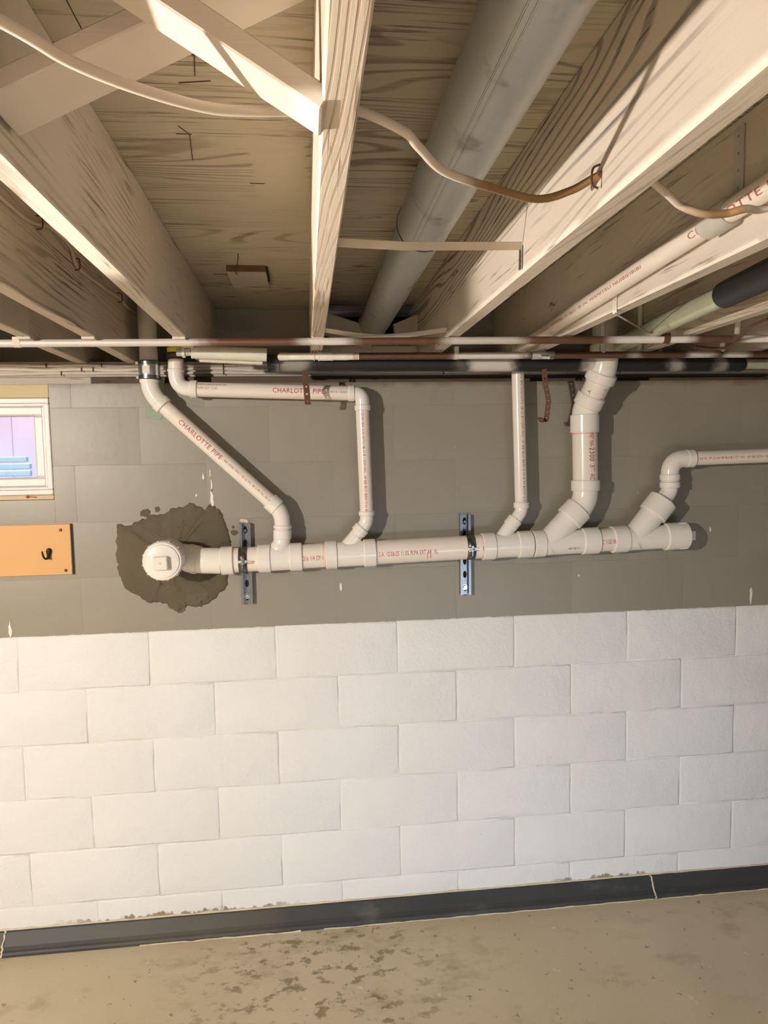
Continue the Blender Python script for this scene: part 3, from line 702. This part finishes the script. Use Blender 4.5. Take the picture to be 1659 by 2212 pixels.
main_text('C', 1037, 1043, .016, M['red'], pm3, .0, RM)
main_text('C 1120 PR 260', 1291, 1332, .016, M['red'], pm4, -.05)
A_, B_ = OVa, OVb
s = span(A_, B_, OVa.lerp(OVb, 1.17/2.8), OVa.lerp(OVb, 1.47/2.8)); letters('CHARLOTTE PIPE', A_, B_, .0205, *s, .0130, M['grprint'], ovp, .30, (-.75, 0, -.66))
s = span(A_, B_, OVa.lerp(OVb, .22/2.8), OVa.lerp(OVb, .98/2.8)); letters('M BCTI IM EBI : IM RIBU M IBEU IB IN. WRMITBLI NUIBIEIBIBI', A_, B_, .0205, *s, .0075, M['grprint'], ovp, .45, (-.75, 0, -.66))
# red primer rings where pipe meets hub
for q0, q1 in ((MP(505.5), MP(507)), (MP(698), MP(699)), (MP(701.5), MP(702.5)), (MP(1038.5), MP(1039.5)), (P(1263, 935.5), P(1263, 938))):
    MB().sweep([q0, q1], (RM if q0.x < .6 else .0462)+.0004, 32, False).make('primer_stain', M['pink'], dr, True)
main_text('I', 918.8, 919.8, .022, M['red'], pm3, -.42); main_text('I', 925.5, 926.5, .022, M['red'], pm3, -.42)

# ------------------------------------------------------------------ strut channels and pipe clamps
def strut(u0, u1, v0, v1, lab):
    a = at(u0, (v0+v1)/2, y=-.021); x0 = a.x; x1 = x0+.041; zt = at(u0, v0, y=-.021).z; zb = at(u0, v1, y=-.021).z
    t = thing('strut_channel', lab, 'channel', ((x0+x1)/2, 0, zb), 'strut channels on the wall')
    pr_ = [(x0, -.0015), (x0, -.021), (x0+.0095, -.021), (x0+.0095, -.0145), (x0+.0075, -.0145), (x0+.0075, -.019), (x0+.0022, -.019), (x0+.0022, -.0015)]
    for sgn in (0, 1):
        q = [(x0+x1-x if sgn else x, y) for x, y in pr_]
        m = bmesh.new(); A = [m.verts.new((x, y, zb)) for x, y in q]; B = [m.verts.new((x, y, zt)) for x, y in q]
        m.faces.new(A); m.faces.new(B[::-1])
        for i in range(8): m.faces.new((A[i], B[i], B[(i+1) % 8], A[(i+1) % 8]))
        bmesh.ops.recalc_face_normals(m, faces=m.faces[:])
        k = MB(); k.add(m); k.make('side_lip', M['zinc'], t)
    xc = (x0+x1)/2
    solid(MB().strip([(xc, -.003, zb), (xc, -.003, zt)], (1, 0, 0), .0366, .0072, 6, 2.0).make('slotted_back', M['zinc'], t), .0022)
    MB().box(x0+.003, x1-.003, -.0014, -.0006, zb+.002, zt-.002).make('slot_shade_sheet', M['dark'], t)  # near-black sheet added behind the slots as their shade
    MB().cyl((xc, -.003, zb+.028), (xc, -.010, zb+.028), .0085, 6).cyl((xc, -.004, zb+.028), (xc, -.0055, zb+.028), .0115, 20, .0005).make('screw', M['steel'], t)
    MB().cyl((xc, -.003, zt-.028), (xc, -.010, zt-.028), .0075, 6).make('screw', M['darksteel'], t)
    return xc
xa = strut(519, 543, 1131, 1306, 'short slotted metal channel upright on the wall beside the mortar patch')
xb = strut(994.5, 1018, 1112, 1286, 'short slotted metal channel upright in the middle of the grey wall')
q = at(524, 1128, y=0)
def clamp(u, lab, parent=None):
    c = MP(u); t = thing('pipe_clamp', lab, 'clamp', c+Vector((0, 0, -.048)), 'pipe clamps on the channels')
    wd = .030; r = RM+.0012; ax = (MP(u+20)-MP(u-20)).normalized()
    def band(a0, a1):
        pts = [c+Vector((0, -math.cos(a)*r, math.sin(a)*r)) for a in [a0+(a1-a0)*i/20 for i in range(21)]]
        return solid(MB().strip(pts, ax, wd).make('band', M['darksteel'], t, True), .0016)
    band(.10, 2.75); band(-.10, -2.75)
    for sg in (1, -1):
        MB().obox(c+Vector((0, -r-.005, sg*.0048)), ax*wd, (0, .012, 0), (0, 0, .0018), .0004).make('flange', M['steel'], t)
        MB().obox(c+Vector((0, -.022, sg*(r+.001))), ax*.026, (0, .004, 0), (0, 0, .002)).make('rib', M['darksteel'], t) if False else None
    MB().cyl(c+Vector((0, -r-.006, .012)), c+Vector((0, -r-.006, .006)), .0058, 6, .0006).cyl(c+Vector((0, -r-.006, .006)), c+Vector((0, -r-.006, -.026)), .0024, 10).make('bolt', M['steel'], t)
    MB().cyl(c+Vector((0, -r-.006, -.006)), c+Vector((0, -r-.006, -.0095)), .0052, 6, .0004).make('nut', M['steel'], t)
clamp(526, 'dark steel clamp holding the main drain pipe to the channel by the mortar patch')
clamp(1014, 'dark steel clamp holding the main drain pipe to the channel in mid wall')

# ------------------------------------------------------------------ mortar patch round the cleanout
mp = thing('mortar_patch', 'rough dark brown mortar patch on the wall around the white cleanout', 'mortar patch', (-.80, 0, .10))
OUT = [(256,1134),(275,1136),(300,1126),(318,1116),(340,1113),(362,1106),(372,1097),(395,1096),(408,1087),(420,1088),(440,1100),(446,1112),(450,1108),(452,1089),(462,1092),(470,1098),(482,1112),(487,1128),(494,1146),(497,1165),(500,1180),(504,1200),(498,1222),(494,1240),(493,1262),(480,1278),(468,1292),(445,1306),(430,1310),(405,1308),(398,1314),(386,1322),(372,1316),(362,1305),(345,1300),(328,1303),(312,1296),(292,1284),(270,1271),(262,1252),(256,1235),(253,1215),(252,1190),(251,1165),(252,1150)]
rnd = random.Random(11); m = bmesh.new(); ctr = at(372, 1203, y=0)
ol = []
for i, (u, v) in enumerate(OUT):                     # ragged outline: two jittered points per vertex
    u2, v2 = OUT[(i+1) % len(OUT)]
    for k in range(3):
        t_ = k/3; ol.append(at(u+(u2-u)*t_+rnd.uniform(-3, 3)*(k > 0), v+(v2-v)*t_+rnd.uniform(-3, 3)*(k > 0), y=0))
rings = []
for f_, dpt in ((1, 0), (.985, .0035), (.95, .006), (.85, .010), (.68, .016), (.48, .026), (.28, .036)):
    rings.append([m.verts.new((ctr.x+(p.x-ctr.x)*f_, -dpt-rnd.uniform(-1, 1)*.0016*(f_ < 1), ctr.z+(p.z-ctr.z)*f_)) for p in ol])
for a, b in zip(rings, rings[1:]):
    for j in range(len(ol)): m.faces.new((a[j], a[(j+1) % len(ol)], b[(j+1) % len(ol)], b[j]))
m.faces.new(rings[-1]); bmesh.ops.recalc_face_normals(m, faces=m.faces[:])
k = MB(); k.add(m); k.make('mortar', M['mortar'], mp, True, 80)
for u, v, a, b in ((313, 1108, 10, 9), (340, 1100, 5, 6), (506, 1150, 7, 6), (503, 1138, 3, 3), (388, 1316, 10, 8), (258, 1136, 6, 5)):
    p = at(u, v, y=0); MB().poly(*blob(p.x, p.z, a/600, b/600, -.003, 0, .25, 18, u)).make('splash', M['mortar'], mp)
p = at(524, 1126, y=0); MB().poly(*blob(p.x+.006, p.z+.002, .016, .007, -.0045, 0, .3, 18, 4)).make('splash', M['caulk'], mp)

# ------------------------------------------------------------------ hook board
hb = thing('hook_board', 'orange plywood board screwed to the grey wall below the window', 'board', (-1.5, 0, .222))
MB().box(-2.05, -1.166, -.012, -.0008, .222, .402, .001).make('panel', M['orange'], hb)
MB().box(-1.1657, -1.1632, -.0125, -.0008, .2215, .4025, .0003).make('edge_band', M['dkprint'], hb)
for u, v in ((131, 1145), (142.5, 1232)):
    p = at(u, v, y=-.012); MB().cyl(p, p+Vector((0, -.003, 0)), .0052, 14, .001).make('screw', M['black'], hb, True)
hk = thing('coat_hook', 'small black double coat hook on the orange board', 'hook', at(104, 1207, y=-.012))
h0 = at(106, 1190, y=-.0125)
MB().sweep([h0+Vector((0, -.002, .010)), h0+Vector((0, -.002, .006)), h0+Vector((0, -.002, -.004)), h0+Vector((-.001, -.002, -.018)), h0+Vector((-.001, -.002, -.030))], [.003, .0085, .0095, .006, .002], 16).make('back_plate', M['black'], hk, True)
MB().sweep(bez([h0+Vector((0, -.006, -.004)), h0+Vector((-.0005, -.012, -.018)), h0+Vector((-.003, -.020, -.026)), h0+Vector((-.009, -.026, -.020)), h0+Vector((-.013, -.028, -.004)), h0+Vector((-.0135, -.028, .002))], 6), [.0036]*24+[.0028]*6+[.0042], 12).make('prong', M['black'], hk, True)

# ------------------------------------------------------------------ old riser, couplings
x_ = -.8575
tag(MB().cyl((x_, YM, .945), (x_, YM, ZT-.002), .0305, 28, .001).make('riser_pipe', M['oldpvc'], None, True), 'old grey painted pipe dropping from the joist bay at left', 'pipe')
def coupling(name, lab, cx, z0, z1, r, shield):
    t = thing(name, lab, 'coupling', (cx, YM, z0))
    MB().cyl((cx, YM, z0), (cx, YM, z1), r, 32, .002).make('rubber_sleeve', M['rubber'], t, True)
    if shield: MB().cyl((cx, YM, z0+.010), (cx, YM, z1-.010), r+.0012, 32, .0005).make('steel_shield', M['steel'], t, True)
    for z in ((z0+.008, z1-.008) if shield else ((z0+z1)/2,)):
        MB().cyl((cx, YM, z-.006), (cx, YM, z+.006), r+.003, 32, .0008).make('hose_clamp', M['darksteel'], t, True)
    if shield:
        for z in (z0+.008, z1-.008): MB().obox((cx-r-.003, YM-.008, z), (.010, 0, 0), (0, .014, 0), (0, 0, .012), .001).make('clamp_screw', M['darksteel'], t)
        MB().obox((cx-.003, YM-r-.0022, (z0+z1)/2), (.024, 0, 0), (0, .0008, 0), (0, 0, .026)).make('label_plate', M['label'], t)
    return t
coupling('rubber_coupling', 'black rubber coupling with two steel clamps above the slanted pipe', x_, .899, .963, .0345, True)
cx = P(379.5, 770).x
coupling('rubber_coupling', 'short black coupling under the yellow collar', cx, P(379, 777).z, P(379, 762).z, .0295, False)
yc = tag(MB().cyl((cx, YM, P(379, 762).z), (cx, YM, P(379, 752).z), .0285, 28).cyl((cx, YM, P(379, 752).z), (cx, YM, 1.02), .024, 24).make('yellow_collar', M['yellow'], None, True), 'bright yellow plastic collar above the short black coupling', 'pipe collar')

# ------------------------------------------------------------------ supply pipes under the joists
def hpipe(name, lab, a, b, r, mat, ext=(0, 0), seg=24):
    a, b = Vector(a), Vector(b); d = (b-a).normalized()
    t = thing(name, lab, 'pipe', (a+b)/2-Vector((0, 0, r)))
    MB().cyl(a-d*ext[0], b+d*ext[1], r, seg, .001).make('tube', M[mat], t, True); return t, a, b
cu1, a1, b1 = hpipe('copper_pipe', 'upper copper pipe with white overspray strapped under the joists', at(0, 742, z=.968), at(1659, 732, z=.966), .0112, 'copper', (1.3, 1.5))
cu2, a2, b2 = hpipe('copper_pipe', 'lower copper pipe with bare brown stretches above the black pipe', at(775, 769.5, z=.955), at(1659, 765, z=.955), .0117, 'copper2', (0, 1.5))
def on(a, b, u):                                    # point of a pipe axis at image column u
    lo, hi = 0., 1.
    d = b-a
    for _ in range(40):
        k = (lo+hi)/2; p = a+d*k-CAM
        if 829.5+F_PX*p.dot(R_)/p.dot(_f) < u: lo = k
        else: hi = k
    return a+d*lo
d2 = (b2-a2).normalized()
iv = thing('ivory_pipe', 'ivory plastic pipe stub with collars at the left end of the lower copper pipe', 'pipe', a2-d2*.15-Vector((0, 0, .012)))
L = a2+d2*.0; e = lambda k: L-d2*k
MB().sweep([e(-.01), e(-.0001), e(0), e(.035), e(.0351), e(.085)], [.0095, .0095, .0120, .0120, .0128, .0128], 24).make('threaded_end', M['cpvc'], iv, True)
MB().sweep([e(.085), e(.0851), e(.10), e(.13), e(.1301), e(.135)], [.0128, .0142, .0142, .0142, .0152, .0152], 24).make('union', M['cpvc'], iv, True)
MB().sweep([e(.135), e(.255), e(.262), e(.268)], [.0118, .0122, .009, .004], 24).make('tube', M['cpvc'], iv, True)
MB().cyl(e(.146), e(.150), .0140, 24, .0005).make('collar', M['cpvc'], iv, True)
MB().cyl(e(.228), e(.266), .0128, 24, .005).make('end_cap', M['cpvc'], iv, True)
mbp = MB()
for k in range(5): mbp.sweep([e(.004+.0035*k), e(.0055+.0035*k)], .01215, 24, False)
mbp.make('printed_lines', M['grprint'], iv)
bk, a3, b3 = hpipe('black_drain_pipe', 'long black pipe with white overspray hanging beneath the copper pipes', at(578, 785, z=.940), at(1600, 787, z=.940), .0268, 'bpipe')
d3 = (b3-a3).normalized()
MB().cyl(a3-d3*.001, a3+d3*.040, .0300, 28, .002).make('hub', M['bpipe'], bk, True)
MB().cyl(on(a3, b3, 716)-d3*.006, on(a3, b3, 716)+d3*.004, .0282, 28, .001).make('hub', M['bpipe'], bk, True)
MB().cyl(b3-d3*.02, b3+d3*.01, .0245, 28, .002).make('hub', M['black'], bk, True)
gp = tag(MB().cyl(b3+d3*.011, b3+d3*1.6, .0185, 24).make('pale_pipe', M['green'], None, True), 'pale greenish pipe continuing right from the end of the long black pipe', 'pipe')
wp = thing('sprayed_pipe', 'white sprayed pipe section left of the black pipe end', 'pipe', at(495, 768, z=.955))
wa, wb = at(413, 760, z=.962), at(576, 767, z=.955)
MB().cyl(wa, wb, .021, 28).make('tube', M['condu'], wp, True)
MB().cyl(wa+Vector((.02, .035, -.012)), wb+Vector((-.015, .030, -.012)), .016, 24).make('lower_tube', M['condu'], wp, True)
MB().cyl(wa-Vector((.045, 0, .002)), wa, .0125, 20).make('neck', M['oldpvc'], wp, True)
MB().cyl(wa-Vector((.028, 0, .002)), wa-Vector((.018, 0, .002)), .0165, 20).make('collar', M['condu'], wp, True)
# vertical risers off the supply pipes
def riser(lab, u, pa, pb, z0, z1, r, mat, dy=0):
    p = on(pa, pb, u); tag(MB().cyl((p.x, p.y+dy, z0), (p.x, p.y+dy, z1), r, 16).make('riser_pipe', M[mat], None, True), lab, 'pipe')
riser('thin grey riser rising through the bay left of the upright wide pipe', 1302, a2, b2, .955, ZT-.002, .0105, 'oldpvc')
riser('slim white riser right of the bent painted strap', 1391, a2, b2, .955, ZT-.002, .0085, 'condu', .03)
riser('short white riser joining the copper pipes near the right side', 1560, a2, b2, .955, 1.0, .0085, 'condu', .0)
riser('white riser with a conical nut above the upper copper pipe at right', 1601, a1, b1, .966, 1.07, .0085, 'condu', .02)
p = on(a2, b2, 1426); tag(MB().cyl((p.x, p.y, .955), (p.x, p.y, 1.0), .0085, 16).make('riser_pipe', M['copper2'], None, True), 'short copper stub below the rusty bracket at right', 'pipe')
# hangers
def wrap_strap(lab, p, r, ztop, mat, name='pipe_strap', wd=.016, up=(0, 0, 1)):
    pts = [Vector((p.x, p.y-r*1.02, ztop))]+[p+Vector((0, -r*1.05*math.cos(a), -r*1.05*math.sin(a))) for a in [math.pi*i/10 for i in range(11)]]+[Vector((p.x, p.y+r*1.02, ztop))]
    o = solid(MB().strip(pts, (1, 0, 0), wd).make(name, mat), .0014); return tag(o, lab, 'strap', 'pipe straps')
p1 = on(a1, b1, 38); wrap_strap('white strap looped under the copper pipe at the far left', p1, .0112, ZB+.005, M['cream'], wd=.020)
p1 = on(a2, b2, 985); wrap_strap('white perforated strap looped under the lower copper pipe near mid frame', p1, .0118, ZB+.004, M['cream'], wd=.014)
p1 = on(a1, b1, 1438); wrap_strap('rusty strap looped under the upper copper pipe at right', p1, .0115, ZB+.004, M['rust'], wd=.02)
# grey clip with a printed tag
p1 = on(a2, b2, 1172)
clp = thing('pipe_clip', 'grey clip with a torn printed tag on the lower copper pipe', 'clip', p1)
pts = [p1+Vector((0, -.014*math.cos(a), -.014*math.sin(a)+.001)) for a in [-.9+2.6*i/10 for i in range(11)]]
solid(MB().strip(pts, (1, 0, 0), .078).make('sleeve', M['tinclip'], clp, True), .0014)
solid(MB().strip([q_+Vector((.002, -.0018, 0)) for q_ in pts[5:9]], (1, .0, -.1), .038).make('tag', M['label'], clp), .0006)
mbp = MB()
for k in range(7): mbp.obox(p1+Vector((-.010+.004*k, -.0168+.0008*(k % 2), -.0035)), (.0016, 0, .0008), (0, .0006, 0), (-.0008, 0, .007))
mbp.make('tag_print', M['dkprint'], clp)
# rusty hanger straps
bp = on(a3, b3, 660)
t0 = at(659, 800, y=-.185)
strap('hanger_strap', 'rusty perforated strap hanging in front of the printed horizontal pipe', bez([t0+Vector((0, .004, .03)), t0, at(662, 840, y=-.190), at(664, 862, y=-.186), at(665.5, 874, y=-.178)], 4), (1, 0, 0), .0205, M['rust'], .0032, 6, 'hanger straps', .0016)
t0 = at(1176, 806, y=-.165)
strap('hanger_strap', 'curved rusty perforated strap with a bent tip beside the thin upright pipe', bez([t0+Vector((-.002, .006, .03)), t0, at(1179, 835, y=-.172), at(1184.5, 862, y=-.168), at(1182.5, 888, y=-.160), at(1179, 908, y=-.155), at(1172, 911, y=-.165), at(1166, 902, y=-.172)], 5), (1, -.4, 0), .0185, M['rust'], .0030, 12, 'hanger straps', .0016)
# bent perforated strap from the right joist to the copper pipes
q0 = Vector((.4575, -.862, 1.040)); q1 = Vector((.4565, -.862, .972)); q2 = at(1397, 717, z=.982); q3 = on(a1, b1, 1425)+Vector((0, 0, .012))
solid(MB().strip([q0, q1], (0, 1, 0), .020, .003, 3).strip([q1, q2, q3], (.35, .9, 0), .020, .0032, 8).make('bent_strap', M['whitestrap']), .0016)
tag(bpy.data.objects['bent_strap'], 'white painted perforated strap bent off the joist toward the copper pipe', 'strap')
tag(MB().sweep(bez([at(1659, 688, z=.985), at(1618, 708, z=.975), at(1588, 738, z=.958), at(1563, 752, z=.955), at(1535, 752, z=.957), at(1500, 748, z=.958)], 5), .0042, 8).make('twisted_wire', M['rust'], None, True), 'rusty twisted wire looping over the copper pipes at far right', 'wire')
# pale green pipe with black sleeve in the right bay
gx = .71
g = thing('capped_pipe', 'pale green pipe with a black rubber sleeve in the right joist bay', 'pipe', (gx, -.8, 1.0))
ga, gb = at(1455, 690, z=1.0), at(1570, 635, z=1.0); dg = (gb-ga).normalized(); dg = Vector((0, -1, 0)) if False else dg
MB().cyl(ga-dg*.5, gb, .0265, 28).make('tube', M['green'], g, True)
MB().cyl(gb-dg*.012, gb+dg*.9, .0325, 28, .004).make('rubber_sleeve', M['rubber'], g, True)
# short tie nailed to the joist at right
tie = thing('metal_tie', 'small painted perforated tie plate on the joist above the printed pipe', 'tie plate', (.458, -1.37, 1.09))
ta = at(1597, 300, x=.457)
solid(MB().strip([ta+Vector((0, 0, .02)), ta+Vector((0, 0, -.10))], (0, 1, 0), .030, .0026, 4).make('plate', M['oldpvc'], tie), .002)

# ------------------------------------------------------------------ cables
def cable(name, lab, pts, r, mat, seg=12, n=7):
    t = thing(name, lab, 'cable', pts[len(pts)//2]); MB().sweep(bez(pts, n), r, seg, flat=1.0).make('sheath', M[mat], t, True); return t
main = cable('thick_cable', 'thick white painted cable with brown bare stretches threading through the joists',
      [(-.72, -2.02, 1.03), at(0, 45, z=1.012), at(150, 132, z=1.004), at(300, 192, z=1.0), at(450, 233, z=1.0), at(560, 240, z=1.004), (-.302, -1.752, 1.016), (-.262, -1.752, 1.018), at(870, 282, z=1.012), at(905, 318, z=1.004), at(960, 370, z=.996), at(1060, 405, z=.996), at(1160, 430, z=.998), at(1235, 411, z=1.010), (.108, -1.574, 1.024), (.146, -1.60, 1.022), at(1440, 418, z=1.000), at(1470, 444, z=.985), at(1520, 462, z=.972), at(1570, 461, z=.972), at(1610, 451, z=.976), at(1659, 449, z=.985), (.46, -1.62, 1.01), (.60, -1.62, 1.02)], .0058, 'cablew')
MB().sweep(bez([(.104, -1.582, 1.036), (.094, -1.580, 1.030), (.094, -1.578, 1.010), (.103, -1.578, 1.004)], 5), .0017, 6).make('staple', M['rust'], main)
c2 = cable('stapled_cable', 'thin painted cable stapled along the brown-stained joist at left', [(-.917, -1.5, 1.15), (-.917, -1.066, 1.148), (-.917, -.925, 1.152), (-.917, -.80, 1.178), (-.917, -.66, 1.175), (-.917, -.607, 1.138), (-.917, -.40, 1.140), (-.917, -.182, 1.149), (-.917, -.06, 1.142), (-.917, .2, 1.168)], .0048, 'cables')
for y_, z_ in ((-.87, 1.163), (-.61, 1.140), (-.182, 1.149)):
    MB().sweep(bez([(-.923, y_, z_+.018), (-.9105, y_-.002, z_+.015), (-.9105, y_, z_-.008), (-.923, y_, z_-.012)], 4), .0018, 6).make('staple', M['rust'], c2)
yw = .066
for j, (z0_, amp, lab) in enumerate(((.966, .003, 'upper painted cable clipped along the wall sill'), (.951, .004, 'middle painted cable clipped along the wall sill'), (.937, .002, 'lowest painted cable clipped along the wall sill'))):
    rnd = random.Random(j+40); pts = [(X0+.12*i, yw-.002, z0_+rnd.uniform(-amp, amp)) for i in range(int((X1-X0)/.12)+1)]
    t = cable('sill_cable', lab, pts, .0055, 'cablesill', 8, 3)
    for sx in ((-1.24+.16*j), (-1.05-.07*j), -.62, .2, .9):
        MB().obox((sx, yw-.0085, z0_), (.004, 0, 0), (0, .003, 0), (0, 0, .016), .0005).make('staple', M['rust'], t)

# ------------------------------------------------------------------ lift everything so that the floor is at z = 0
for o in list(bpy.data.objects):
    if o.parent is None: o.location.z += ZO
